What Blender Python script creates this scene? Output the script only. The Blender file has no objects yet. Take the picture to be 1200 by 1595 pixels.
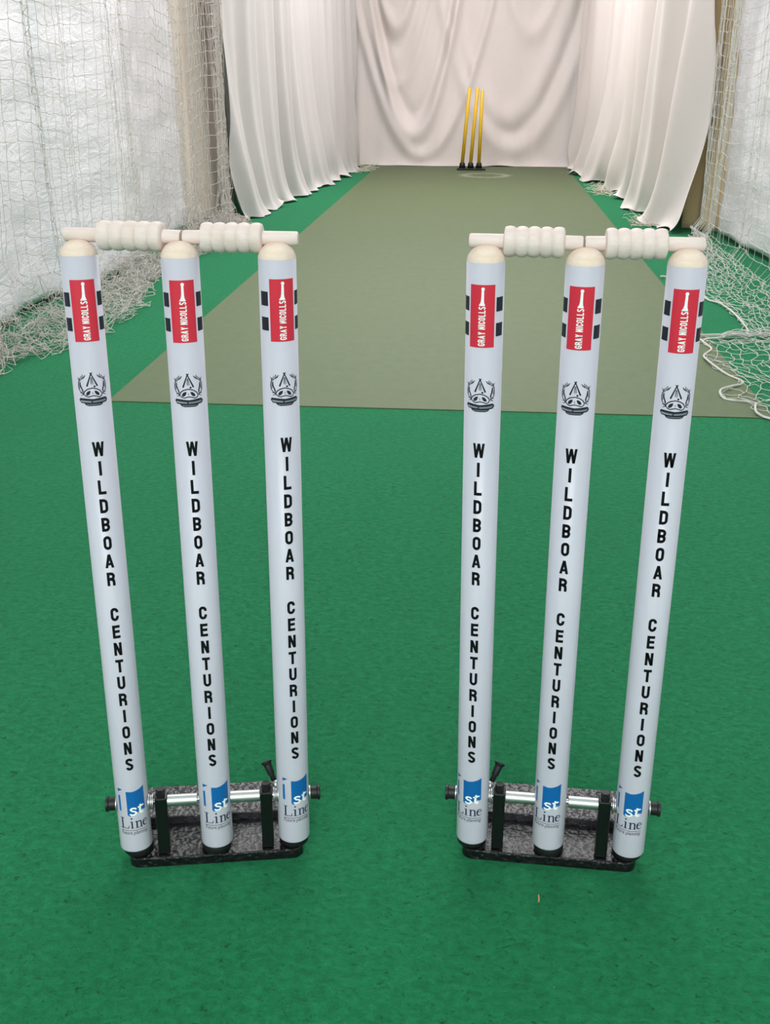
import bpy, bmesh, math, random
from mathutils import Vector, Matrix, noise
random.seed(7)
PI = math.pi
scn = bpy.context.scene
col = scn.collection

# ---------------------------------------------------------------- camera
F_PX, PITCH, YAW, ROLL, CAM_H = 1734.57, 0.377179, 0.083688, 0.002251, 0.881708
cd = bpy.data.cameras.new('camera'); cam = bpy.data.objects.new('camera', cd); col.objects.link(cam)
cd.sensor_fit = 'VERTICAL'; cd.sensor_height = 24.0; cd.lens = F_PX * 24.0 / 1595.0
cd.clip_start = 0.05; cd.clip_end = 60
fw = Vector((-math.sin(YAW)*math.cos(PITCH), math.cos(YAW)*math.cos(PITCH), -math.sin(PITCH)))
rt = Vector((math.cos(YAW), math.sin(YAW), 0)); up = rt.cross(fw)
r2 = rt*math.cos(ROLL) + up*math.sin(ROLL); u2 = -rt*math.sin(ROLL) + up*math.cos(ROLL)
M = Matrix((r2, u2, -fw)).transposed().to_4x4(); M.translation = (0, 0, CAM_H)
cam.matrix_world = M
scn.camera = cam

# ---------------------------------------------------------------- world, lights, exposure
w = bpy.data.worlds.new('world'); scn.world = w; w.use_nodes = True
w.node_tree.nodes['Background'].inputs[0].default_value = (0.80, 0.88, 1.0, 1)
w.node_tree.nodes['Background'].inputs[1].default_value = 0.3

def area(name, loc, sx, sy, energy, color=(1, 1, 1), rot=(0, 0, 0)):
    l = bpy.data.lights.new(name, 'AREA'); l.shape = 'RECTANGLE'; l.size = sx; l.size_y = sy
    l.energy = energy; l.color = color
    o = bpy.data.objects.new(name, l); o.location = loc; o.rotation_euler = rot; col.objects.link(o)
    return o
area('ceiling_and_fill_lamp', (-0.2, -4.2, 3.3), 3.2, 2.4, 460, (0.95, 0.98, 1.0))  # added fill behind the camera, no known fitting; brightens the stump fronts
area('ceiling_and_fill_lamp', (-0.2, 0.4, 3.3), 2.6, 2.2, 14, (0.96, 0.985, 1.0))
area('ceiling_and_fill_lamp', (-0.2, 4.3, 3.3), 2.2, 2.2, 112, (0.99, 0.99, 1.0))
area('ceiling_and_fill_lamp', (-0.2, 8.6, 3.3), 2.2, 2.2, 152, (1.0, 0.985, 0.98))

vs = scn.view_settings
scn.display_settings.display_device = 'sRGB'
vs.view_transform = 'Standard'; vs.look = 'None'; vs.gamma = 1.0; vs.use_curve_mapping = False
vs.exposure = 0.0

# ---------------------------------------------------------------- material helpers
def lin(c):
    f = lambda v: v/12.92 if v <= 0.04045 else ((v+0.055)/1.055)**2.4
    return (f(c[0]/255), f(c[1]/255), f(c[2]/255), 1)

def mat(name, rgb, rough=0.6, metal=0.0, spec=0.5, sheen=0.0, coat=0.0):
    m = bpy.data.materials.new(name); m.use_nodes = True
    b = m.node_tree.nodes['Principled BSDF']
    b.inputs['Base Color'].default_value = lin(rgb); b.inputs['Roughness'].default_value = rough
    b.inputs['Metallic'].default_value = metal; b.inputs['Specular IOR Level'].default_value = spec
    b.inputs['Sheen Weight'].default_value = sheen; b.inputs['Coat Weight'].default_value = coat
    return m

class NT:
    def __init__(s, m): s.t = m.node_tree; s.b = s.t.nodes['Principled BSDF']; s.co = s.t.nodes.new('ShaderNodeTexCoord')
    def n(s, k, **kw):
        o = s.t.nodes.new(k)
        for a, v in kw.items(): setattr(o, a, v)
        return o
    def l(s, a, b): s.t.links.new(a, b)
    def mapping(s, scale, out='Object'):
        m = s.n('ShaderNodeMapping'); m.inputs['Scale'].default_value = scale; s.l(s.co.outputs[out], m.inputs[0]); return m.outputs[0]
    def noise(s, vec, scale, detail=3, rough=0.55, dist=0):
        o = s.n('ShaderNodeTexNoise'); o.inputs['Scale'].default_value = scale; o.inputs['Detail'].default_value = detail
        o.inputs['Roughness'].default_value = rough; o.inputs['Distortion'].default_value = dist
        s.l(vec, o.inputs['Vector']); return o.outputs['Fac']
    def ramp(s, fac, stops):
        o = s.n('ShaderNodeValToRGB'); e = o.color_ramp.elements
        e[0].position, e[0].color = stops[0]; e[1].position, e[1].color = stops[-1]
        for p, c in stops[1:-1]:
            q = e.new(p); q.color = c
        s.l(fac, o.inputs[0]); return o.outputs[0]
    def mix(s, fac, a, b, mode='MIX'):
        o = s.n('ShaderNodeMix', data_type='RGBA', blend_type=mode)
        if isinstance(fac, (int, float)): o.inputs[0].default_value = fac
        else: s.l(fac, o.inputs[0])
        for k, v in ((6, a), (7, b)):
            if isinstance(v, tuple): o.inputs[k].default_value = v
            else: s.l(v, o.inputs[k])
        return o.outputs[2]
    def bump(s, h, strength, dist):
        o = s.n('ShaderNodeBump'); o.inputs['Strength'].default_value = strength; o.inputs['Distance'].default_value = dist
        s.l(h, o.inputs['Height']); s.l(o.outputs[0], s.b.inputs['Normal']); return o

# carpet
m_carpet = mat('green_carpet', (24, 104, 62), 0.95, spec=0.12, sheen=0.12)
k = NT(m_carpet); v1 = k.mapping((1, 1, 1)); v2 = k.mapping((0.8, 1.15, 1))
n_f = k.noise(v1, 420, 3, 0.7); n_m = k.noise(v2, 95, 4, 0.7, 0.6); n_l = k.noise(v1, 1.3, 3); n_sp = k.noise(v2, 150, 3, 0.6, 1.2)
c = k.ramp(n_m, [(0.28, lin((4, 88, 50))), (0.5, lin((16, 112, 68))), (0.75, lin((34, 132, 84)))])
c = k.mix(k.ramp(n_l, [(0.35, (0, 0, 0, 1)), (0.7, (0.35, 0.35, 0.35, 1))]), c, lin((12, 98, 56)))
c = k.mix(k.ramp(n_sp, [(0.32, (0.85, 0.85, 0.85, 1)), (0.39, (0, 0, 0, 1))]), c, lin((0, 60, 36)))
n_w = k.noise(k.mapping((1, 1, 1)), 120, 3, 0.7, 3.0)
c = k.mix(k.ramp(n_w, [(0.66, (0, 0, 0, 1)), (0.74, (0.45, 0.45, 0.45, 1))]), c, lin((96, 160, 120)))
k.l(c, k.b.inputs['Base Color'])
ad = k.n('ShaderNodeMath', operation='ADD'); k.l(n_f, ad.inputs[0]); k.l(n_m, ad.inputs[1])
k.bump(ad.outputs[0], 0.7, 0.004)
k.b.inputs['Sheen Tint'].default_value = (0.5, 1.0, 0.8, 1)

m_pitch = mat('olive_matting', (120, 136, 84), 0.62, spec=0.38, sheen=0.03)
k = NT(m_pitch); v1 = k.mapping((1, 1, 1))
n_f = k.noise(v1, 350, 3, 0.7); n_l = k.noise(v1, 2.2, 4, 0.6); n_m = k.noise(k.mapping((1, 0.5, 1)), 30, 4, 0.6)
c = k.ramp(n_m, [(0.3, lin((76, 91, 56))), (0.7, lin((85, 99, 64)))])
c = k.mix(k.ramp(n_l, [(0.35, (0, 0, 0, 1)), (0.75, (0.5, 0.5, 0.5, 1))]), c, lin((83, 96, 63)))
# chalky scuff ring beside the far stumps
geo = k.n('ShaderNodeSeparateXYZ'); k.l(k.co.outputs['Object'], geo.inputs[0])
def mth(op, a, b=None):
    o = k.n('ShaderNodeMath', operation=op)
    for i, q in enumerate((a, b)):
        if q is None: continue
        if isinstance(q, (int, float)): o.inputs[i].default_value = q
        else: k.l(q, o.inputs[i])
    return o.outputs[0]
dx = mth('DIVIDE', mth('SUBTRACT', geo.outputs[0], 0.02), 0.20); dy = mth('DIVIDE', mth('SUBTRACT', geo.outputs[1], 10.55), 0.22)
rr = mth('SQRT', mth('ADD', mth('MULTIPLY', dx, dx), mth('MULTIPLY', dy, dy)))
ring = mth('ABSOLUTE', mth('SUBTRACT', rr, 0.95)); ring = mth('ADD', ring, mth('MULTIPLY', mth('SUBTRACT', n_m, 0.5), 0.8))
c = k.mix(k.ramp(ring, [(0.0, (0.55, 0.55, 0.55, 1)), (0.32, (0, 0, 0, 1))]), c, lin((165, 168, 156)))
k.l(c, k.b.inputs['Base Color']); k.bump(n_f, 0.35, 0.002)

m_white = mat('white_gloss_paint', (226, 231, 236), 0.34, spec=0.4)
k = NT(m_white); n1 = k.noise(k.mapping((1, 1, 0.15)), 60, 3)
k.l(k.ramp(n1, [(0.3, lin((196, 193, 207))), (0.7, lin((202, 198, 212)))]), k.b.inputs['Base Color'])
def wood(name, a, b):
    m = mat(name, a, 0.55, spec=0.35); k = NT(m)
    n1 = k.noise(k.mapping((0.25, 1.6, 1.6)), 160, 4, 0.65); n2 = k.noise(k.mapping((1, 1, 1)), 45, 3)
    c = k.mix(k.ramp(n1, [(0.35, (0, 0, 0, 1)), (0.75, (1, 1, 1, 1))]), lin(a), lin(b))
    c = k.mix(k.ramp(n2, [(0.5, (0, 0, 0, 1)), (0.85, (0.45, 0.45, 0.45, 1))]), c, lin((b[0]-20, b[1]-24, b[2]-34)))
    k.l(c, k.b.inputs['Base Color']); k.bump(n1, 0.25, 0.0008); return m
m_bail = wood('pale_turned_wood', (236, 216, 214), (226, 204, 196))
m_dome = wood('bare_wood_tip', (240, 218, 208), (230, 202, 180))
m_red = mat('red_label_print', (212, 38, 62), 0.4)
m_black = mat('charcoal_print', (34, 36, 46), 0.5, spec=0.25)
m_ink = mat('black_lettering', (6, 7, 12), 0.6, spec=0.2)
m_pale = mat('pale_grey_print', (196, 202, 210), 0.5)
m_grey = mat('grey_print', (104, 110, 122), 0.5)
m_lw = mat('white_print', (250, 250, 252), 0.5)
m_blue = mat('blue_print', (14, 98, 168), 0.4)
m_navy = mat('navy_print', (24, 34, 62), 0.5)
m_chrome = mat('zinc_plated_steel', (196, 196, 198), 0.4, metal=1.0)
k = NT(m_chrome); n1 = k.noise(k.mapping((1, 1, 1)), 90, 4); k.l(k.ramp(n1, [(0.3, (0.36,)*3+(1,)), (0.8, (0.55,)*3+(1,))]), k.b.inputs['Roughness'])
m_rubber = mat('black_rubber', (20, 21, 23), 0.5, spec=0.4)
m_iron = mat('hammered_black_enamel', (50, 47, 52), 0.27, metal=0.25, coat=0.35)
k = NT(m_iron)
vo = k.n('ShaderNodeTexVoronoi', feature='SMOOTH_F1'); vo.inputs['Scale'].default_value = 190
mp = k.n('ShaderNodeMapping'); mp.inputs['Scale'].default_value = (1, 1, 1); k.l(k.co.outputs['Object'], mp.inputs[0]); k.l(mp.outputs[0], vo.inputs['Vector'])
nn = k.noise(mp.outputs[0], 130, 2); ad = k.n('ShaderNodeMath', operation='ADD'); k.l(vo.outputs[0], ad.inputs[0]); k.l(nn, ad.inputs[1])
k.bump(ad.outputs[0], 0.55, 0.004)
m_iron_shaded = m_iron.copy(); m_iron_shaded.name = 'shaded_hammered_enamel'  # same enamel; the tray's weaker reflection is painted in as darker colour
b_ = m_iron_shaded.node_tree.nodes['Principled BSDF']; b_.inputs['Base Color'].default_value = lin((20, 19, 22)); b_.inputs['Roughness'].default_value = 0.38; b_.inputs['Coat Weight'].default_value = 0.12
m_satin = mat('satin_black_enamel', (16, 16, 18), 0.3, spec=0.5)
m_yellow = mat('yellow_plastic', (236, 186, 24), 0.4)
k = NT(m_yellow); n1 = k.noise(k.mapping((1, 1, 0.3)), 30, 4); k.l(k.ramp(n1, [(0.35, lin((238, 188, 22))), (0.75, lin((222, 186, 72)))]), k.b.inputs['Base Color'])
m_yscuff = mat('scuffed_pale_yellow_plastic', (232, 206, 120), 0.5)

def cloth(name, rgb, stain, sc=1.2, tl=0.0):
    m = mat(name, rgb, 0.92, spec=0.1, sheen=0.15); k = NT(m)
    n1 = k.noise(k.mapping((1, 1, 0.6)), sc, 5, 0.6); n2 = k.noise(k.mapping((1, 1, 1)), 14, 4, 0.7)
    c = k.mix(k.ramp(n1, [(0.4, (0, 0, 0, 1)), (0.75, (0.7, 0.7, 0.7, 1))]), lin(rgb), lin(stain))
    c = k.mix(k.ramp(n2, [(0.62, (0, 0, 0, 1)), (0.85, (0.3, 0.3, 0.3, 1))]), c, lin((stain[0]-25, stain[1]-28, stain[2]-34)))
    k.l(c, k.b.inputs['Base Color']); k.bump(n2, 0.12, 0.01)
    return m
m_drape = cloth('off_white_cotton', (222, 212, 210), (212, 200, 195))
m_drape2 = cloth('bleached_cotton', (198, 192, 192), (190, 184, 183))
m_tan = cloth('tan_canvas', (222, 196, 156), (204, 176, 134))
m_tan2 = cloth('grey_beige_canvas', (222, 208, 196), (206, 190, 176))
m_sheet = mat('milky_plastic_film', (225, 226, 230), 0.33, spec=0.45)
k = NT(m_sheet); n1 = k.noise(k.mapping((1, 1, 0.5)), 2.2, 5, 0.65); n2 = k.noise(k.mapping((1, 1, 2.4)), 9, 5, 0.7, 0.8)
k.l(k.ramp(n1, [(0.35, lin((232, 229, 234))), (0.7, lin((243, 240, 244)))]), k.b.inputs['Base Color']); k.bump(n2, 0.5, 0.02)
m_net = mat('undyed_twine', (206, 198, 182), 0.9, spec=0.1)
m_net_l = mat('grey_beige_twine', (196, 189, 183), 0.9, spec=0.1)  # even grey-beige tone for the left net
m_net_r = mat('off_white_twine', (200, 198, 192), 0.9, spec=0.1)
m_wall = mat('white_wall_paint', (226, 226, 224), 0.8)
k = NT(m_wall); n1 = k.noise(k.mapping((1, 1, 1)), 3, 4); k.l(k.ramp(n1, [(0.3, lin((222, 222, 220))), (0.7, lin((229, 229, 227)))]), k.b.inputs['Base Color'])

# ---------------------------------------------------------------- object helpers
def link(name, me, material, parent=None, smooth=True):
    o = bpy.data.objects.new(name, me); col.objects.link(o)
    if material is not None: me.materials.append(material)
    if smooth:
        for p in me.polygons: p.use_smooth = True
    if parent is not None: o.parent = parent
    return o
def mk(name, verts, faces, material, parent=None, smooth=True):
    me = bpy.data.meshes.new(name); me.from_pydata([tuple(v) for v in verts], [], faces); me.update()
    return link(name, me, material, parent, smooth)
def from_bm(name, bm, material, parent=None, smooth=False):
    me = bpy.data.meshes.new(name); bm.to_mesh(me); bm.free(); return link(name, me, material, parent, smooth)
def empty(name, loc, rz=0):
    o = bpy.data.objects.new(name, None); o.location = loc; o.rotation_euler = (0, 0, rz); o.empty_display_size = 0.05
    col.objects.link(o); return o
def tag(o, label=None, cat=None, group=None, kind=None):
    if label: o['label'] = label
    if cat: o['category'] = cat
    if group: o['group'] = group
    if kind: o['kind'] = kind
    return o
def box_bm(bm, x0, x1, y0, y1, z0, z1, bev=0.0, seg=2):
    r = bmesh.ops.create_cube(bm, size=1); vs_ = r['verts']
    for v in vs_:
        v.co = Vector((x0+(v.co.x+0.5)*(x1-x0), y0+(v.co.y+0.5)*(y1-y0), z0+(v.co.z+0.5)*(z1-z0)))
    if bev:
        es = list({e for v in vs_ for e in v.link_edges})
        bmesh.ops.bevel(bm, geom=es, offset=bev, segments=seg, affect='EDGES', profile=0.5)
def lathe(prof, n=48, axis='Z'):
    """prof: (radius, height) list; ends at radius 0 are welded"""
    V, Fc, rings = [], [], []
    for r, h in prof:
        if r < 1e-7: rings.append([len(V)]); V.append((0, 0, h))
        else:
            rings.append(list(range(len(V), len(V)+n)))
            for i in range(n):
                a = 2*PI*i/n; V.append((r*math.cos(a), r*math.sin(a), h))
    for A, B in zip(rings, rings[1:]):
        for i in range(n):
            j = (i+1) % n
            if len(A) == 1 and len(B) == 1: continue
            if len(A) == 1: Fc.append((A[0], B[j], B[i]))
            elif len(B) == 1: Fc.append((A[i], A[j], B[0]))
            else: Fc.append((A[i], A[j], B[j], B[i]))
    if axis == 'X': V = [(z, x, y) for x, y, z in V]
    return V, Fc
def tubes(paths, rad, sides=4, closed=False):
    V, Fc = [], []
    for P in paths:
        n = len(P)
        if n < 2: continue
        base = len(V)
        for i in range(n):
            a = P[max(i-1, 0)]; b = P[min(i+1, n-1)]
            t = Vector(b) - Vector(a)
            if t.length < 1e-8: t = Vector((0, 0, 1))
            t.normalize(); ref = Vector((0, 0, 1)) if abs(t.z) < 0.9 else Vector((1, 0, 0))
            s = t.cross(ref).normalized(); q = s.cross(t)
            for m_ in range(sides):
                an = 2*PI*m_/sides
                V.append(Vector(P[i]) + s*(rad*math.cos(an)) + q*(rad*math.sin(an)))
        for i in range(n-1):
            for m_ in range(sides):
                m2 = (m_+1) % sides
                Fc.append((base+i*sides+m_, base+i*sides+m2, base+(i+1)*sides+m2, base+(i+1)*sides+m_))
    return V, Fc

# ---------------------------------------------------------------- setting
def struct(name, x0, x1, y0, y1, z0, z1, m):
    bm = bmesh.new(); box_bm(bm, x0, x1, y0, y1, z0, z1); o = from_bm(name, bm, m); tag(o, kind='structure'); return o
struct('floor', -3.0, 2.8, -8.0, 12.8, -0.1, 0.0, m_carpet)
struct('ceiling', -3.0, 2.8, -8.0, 12.8, 3.4, 3.5, m_wall)
struct('wall_left', -3.1, -3.0, -8.0, 12.8, 0, 3.4, m_wall)
struct('wall_right', 2.8, 2.9, -8.0, 12.8, 0, 3.4, m_wall)
struct('wall_back', -3.0, 2.8, 12.8, 12.9, 0, 3.4, m_wall)
struct('wall_front', -3.0, 2.8, -8.1, -8.0, 0, 3.4, m_wall)

bm = bmesh.new(); box_bm(bm, -1.048, 0.814, 3.0, 11.9, 0.0, 0.003)
tag(from_bm('cricket_mat', bm, m_pitch), 'long olive green practice pitch mat laid down the middle of the green carpet', 'mat')

# ---------------------------------------------------------------- curtains
def hfun(p, f): return noise.noise(Vector(p)) * f
def pleat(t, sharp=1.0):
    """rounded pleat wave, -1..1"""
    s = math.sin(t); return math.copysign(abs(s)**sharp, s)
def sheet_mesh(name, pos, nu, nv, material, thick=0.0015):
    V = [pos(i/(nu-1), j/(nv-1)) for j in range(nv) for i in range(nu)]
    Fc = [(j*nu+i, j*nu+i+1, (j+1)*nu+i+1, (j+1)*nu+i) for j in range(nv-1) for i in range(nu-1)]
    o = mk(name, V, Fc, material)
    md = o.modifiers.new('thickness', 'SOLIDIFY'); md.thickness = thick; md.offset = 0
    return o
def lerp(a, b, t): return a + (b-a)*t
def path_at(pts, t):
    L = [0]
    for a, b in zip(pts, pts[1:]): L.append(L[-1] + math.hypot(b[0]-a[0], b[1]-a[1]))
    s = t*L[-1]
    for i in range(len(pts)-1):
        if s <= L[i+1] or i == len(pts)-2:
            q = (s-L[i])/(L[i+1]-L[i]); a, b = pts[i], pts[i+1]
            d = Vector((b[0]-a[0], b[1]-a[1])).normalized()
            return lerp(a[0], b[0], q), lerp(a[1], b[1], q), d, s
TOP = 2.7

def smooth(a, b, x):
    t = min(max((x-a)/(b-a), 0), 1); return t*t*(3-2*t)

# back drape: swagged folds hanging across the end of the lane
def back_pos(u, v):
    x = lerp(-1.62, 1.15, u); z = TOP*v**1.3
    d = 0.0
    def U(xc, zb, hw, amp, sg, pw=2.0):
        # a U shaped roll of cloth hanging from two points
        q = abs((x-xc)/hw)
        f = (z - (zb + 1.25*q**pw)) / (1 + 1.6*q)
        return amp*math.exp(-(f/sg)**2)
    d += U(-0.70, 0.30, 0.42, 0.085, 0.10) - U(-0.70, 0.46, 0.40, 0.050, 0.09)
    d += U(-0.62, 0.10, 0.62, 0.055, 0.07)
    d += U(-0.88, 1.28, 0.34, 0.055, 0.09) - U(-0.88, 1.10, 0.37, 0.03, 0.08)
    d += U(-0.86, 0.75, 0.42, 0.028, 0.07)
    d += U(0.28, 0.16, 0.70, 0.045, 0.09) + U(0.20, 0.46, 0.62, 0.035, 0.11) - U(0.24, 0.31, 0.66, 0.03, 0.07)
    d += U(0.42, 1.22, 0.42, 0.045, 0.10)
    d += 0.055*noise.noise(Vector((x*2.2+3, z*0.55, 1.0))) + 0.03*noise.noise(Vector((x*6.0, z*0.9, 5.0)))
    d += 0.05*noise.noise(Vector((x*0.9, z*0.8, 9.0)))
    d *= 0.72
    edge = smooth(0.9, 1.35, abs(x+0.2))
    d += edge*0.03*math.sin(x*34 + 1.5*noise.noise(Vector((x*2, z*0.6, 2))))
    # hem rolls under at the floor
    hem = math.exp(-z/0.05); d += hem*(0.03 + 0.05*noise.noise(Vector((x*4.5, 0, 7))))
    y = 11.58 - 0.10*(u-0.5) - d
    zz = max(z + 0.004 + hem*0.02*max(0, noise.noise(Vector((x*3.1, 4, 4)))), 0.005)
    return (x, y, zz)
tag(sheet_mesh('curtain', back_pos, 300, 150, m_drape), 'cream cloth curtain hanging in deep swags across the far end behind the yellow stumps', 'curtain', 'cloth curtains around the lane')

def drape(path, inward, folds, seed, nu, nv, m, bottom_flare=0.06, name='curtain', lean=0.0, sweep=0.0):
    def pos(u, v):
        z = TOP*v**1.5
        x, y, d, s = path_at(path, u)
        nrm = Vector((-d.y, d.x)) * inward
        low = math.exp(-z/0.42)
        # slanting pleats that merge and split on the way down
        ph = s - sweep*math.exp(-z/0.45) + 0.10*z*0.35 + 0.10*noise.noise(Vector((s*1.1, z*0.5, seed)))
        a = 0.0
        for fr, am, sh in folds:
            a += am*pleat(ph*fr + 2.0*noise.noise(Vector((s*0.9, z*0.25, seed+fr))), sh)
        a *= 0.75 + 0.6*noise.noise(Vector((s*1.7, z*0.4, seed+3)))
        a += 0.05*noise.noise(Vector((s*1.3, z*0.5, seed+11)))
        a += low*(bottom_flare + 0.05*noise.noise(Vector((s*3.2, z*1.5, seed+21))))
        hem = math.exp(-z/0.035)
        a += hem*(0.025 + 0.06*noise.noise(Vector((s*7, 0, seed+31))))
        z2 = max(0.005, z + 0.006 + hem*0.045*max(0, noise.noise(Vector((s*5.0, 1, seed+41)))+0.15))
        a += lean*z*(1-smooth(0.0, 0.07, u))
        return (x+nrm.x*a, y+nrm.y*a, z2)
    return sheet_mesh(name, pos, nu, nv, m)
tag(drape([(-1.53, 7.02), (-1.50, 7.6), (-1.45, 8.4), (-1.36, 9.6), (-1.30, 10.6), (-1.28, 11.3)], -1,
          [(15, 0.045, 0.8), (31, 0.018, 1.0)], 3.0, 420, 90, m_drape2, 0.07, lean=-0.05, sweep=0.22),
    'white cotton curtain falling in long vertical pleats along the left of the far lane', 'curtain', 'cloth curtains around the lane')
tag(drape([(1.165, 6.75), (1.14, 7.2), (1.12, 8.0), (1.10, 9.2), (0.98, 10.4), (0.90, 11.25)], 1,
          [(9, 0.075, 0.8), (21, 0.022, 1.0)], 8.0, 420, 90, m_drape, 0.07, lean=-0.055, sweep=0.35),
    'cream cotton curtain with broad slanting folds along the right of the far lane', 'curtain', 'cloth curtains around the lane')
# tan canvas panels glimpsed between curtain and netting
def tan_panel(x0, y0, x1, y1, m, seed, lean):
    def pos(u, v):
        z = TOP*v
        d = 0.014*math.sin(u*16 + seed) + 0.02*noise.noise(Vector((u*3, z*0.7, seed)))
        L = Vector((x1-x0, y1-y0)).normalized()
        return (lerp(x0, x1, u) - L.y*d + lean*z, lerp(y0, y1, u) + L.x*d, z + 0.006)
    return sheet_mesh('canvas_curtain', pos, 70, 60, m)
tag(tan_panel(-1.74, 6.60, -1.62, 7.40, m_tan2, 2.0, -0.04), 'grey beige canvas curtain behind the bunched net at the left', 'curtain', 'cloth curtains around the lane')
tag(tan_panel(1.44, 6.74, 1.21, 7.02, m_tan, 5.0, 0.05), 'narrow tan canvas curtain behind the cream drape at the right', 'curtain', 'cloth curtains around the lane')

# white plastic sheeting behind the nets
def film(xs, y0, y1, z0, seed, side):
    def pos(u, v):
        y = lerp(y0, y1, u); z = z0 + (TOP-z0)*v
        x = xs
        x += 0.05*noise.noise(Vector((y*1.1, z*0.35, seed))) + 0.018*noise.noise(Vector((y*5.2, z*1.3, seed+2)))
        x += 0.025*math.sin(y*3.1+seed) * side
        x += 0.012*noise.noise(Vector((y*2.5, z*7.0, seed+4)))
        st = 0.03*(1 if (y*0.9+seed) % 2 < 1 else 0)
        return (x+st*side, y, z + 0.01*noise.noise(Vector((y*4, 0, seed))))
    return sheet_mesh('plastic_sheet', pos, 260, 110, m_sheet, 0.001)
tag(film(-1.68, 0.4, 6.55, 0.03, 1.0, -1), 'milky white plastic sheeting hung behind the left net', 'plastic sheet', 'plastic sheeting')
tag(film(1.385, 0.4, 6.66, 0.03, 4.0, 1), 'milky white plastic sheeting hung behind the right net', 'plastic sheet', 'plastic sheeting')

# ---------------------------------------------------------------- nets
def knots(pts, r):
    V, Fc = [], []
    for p in pts:
        b = len(V); x, y, z = p
        V += [(x+r, y, z), (x-r, y, z), (x, y+r, z), (x, y-r, z), (x, y, z+r), (x, y, z-r)]
        for f in ((0, 2, 4), (2, 1, 4), (1, 3, 4), (3, 0, 4), (2, 0, 5), (1, 2, 5), (3, 1, 5), (0, 3, 5)): Fc.append(tuple(b+q for q in f))
    return V, Fc
def nv3(p, s): return Vector((noise.noise(Vector(p)*s), noise.noise(Vector(p)*s+Vector((17, 3, 9))), noise.noise(Vector(p)*s+Vector((5, 31, 2)))))
def wiggle(P, n, amp, seed, sag=0.0, zmin=0.003):
    """split every segment of twine into n bits that bow and curl a little"""
    if n < 2: return P
    out = []
    for i in range(len(P)-1):
        a, b = Vector(P[i]), Vector(P[i+1]); am = amp((a+b)/2) if callable(amp) else amp
        out.append(tuple(a))
        for k_ in range(1, n):
            t = k_/n; p = a.lerp(b, t); q = noise.noise_vector(Vector((i*0.9+k_*0.28+seed, seed*0.71, seed*2.3)))
            p = p + q*am; p.z -= sag*4*t*(1-t); p.z = max(p.z, zmin); out.append(tuple(p))
    out.append(tuple(P[-1])); return out
def net_object(name, grid, material, rad, rad_v, amp, sub, sag, extra=None, knot=1.8, zmin=0.003, gathered=None):
    """grid[j][i] of points (rows, columns) joined into square meshes of twine"""
    nj, ni = len(grid), len(grid[0])
    V, Fc = tubes([wiggle(grid[j], sub, amp, j*3.1, sag, zmin) for j in range(nj)], rad, 4)
    V = list(V)
    for tight in (0, 1):
        cols = [wiggle([grid[j][i] for j in range(nj)], sub, amp, i*5.7+0.4, 0.0, zmin) for i in range(ni) if bool(gathered and gathered[i]) == bool(tight)]
        V2, F2 = tubes(cols, rad_v*(1.75 if tight else 1.0), 4)
        b = len(V); V += V2; Fc += [tuple(b+q for q in f) for f in F2]
    for ev, ef in [knots([p for row in grid for p in row], rad*knot)] + (extra or []):
        b = len(V); V += list(ev); Fc += [tuple(b+q for q in f) for f in ef]
    return mk(name, V, Fc, material, None, smooth=False)
CELL = 0.058
def interp(tab, y):
    if y <= tab[0][0]: return tab[0][1]
    for (a, b), (c_, d_) in zip(tab, tab[1:]):
        if y <= c_: return lerp(b, d_, (y-a)/(c_-a))
    return tab[-1][1]

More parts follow.
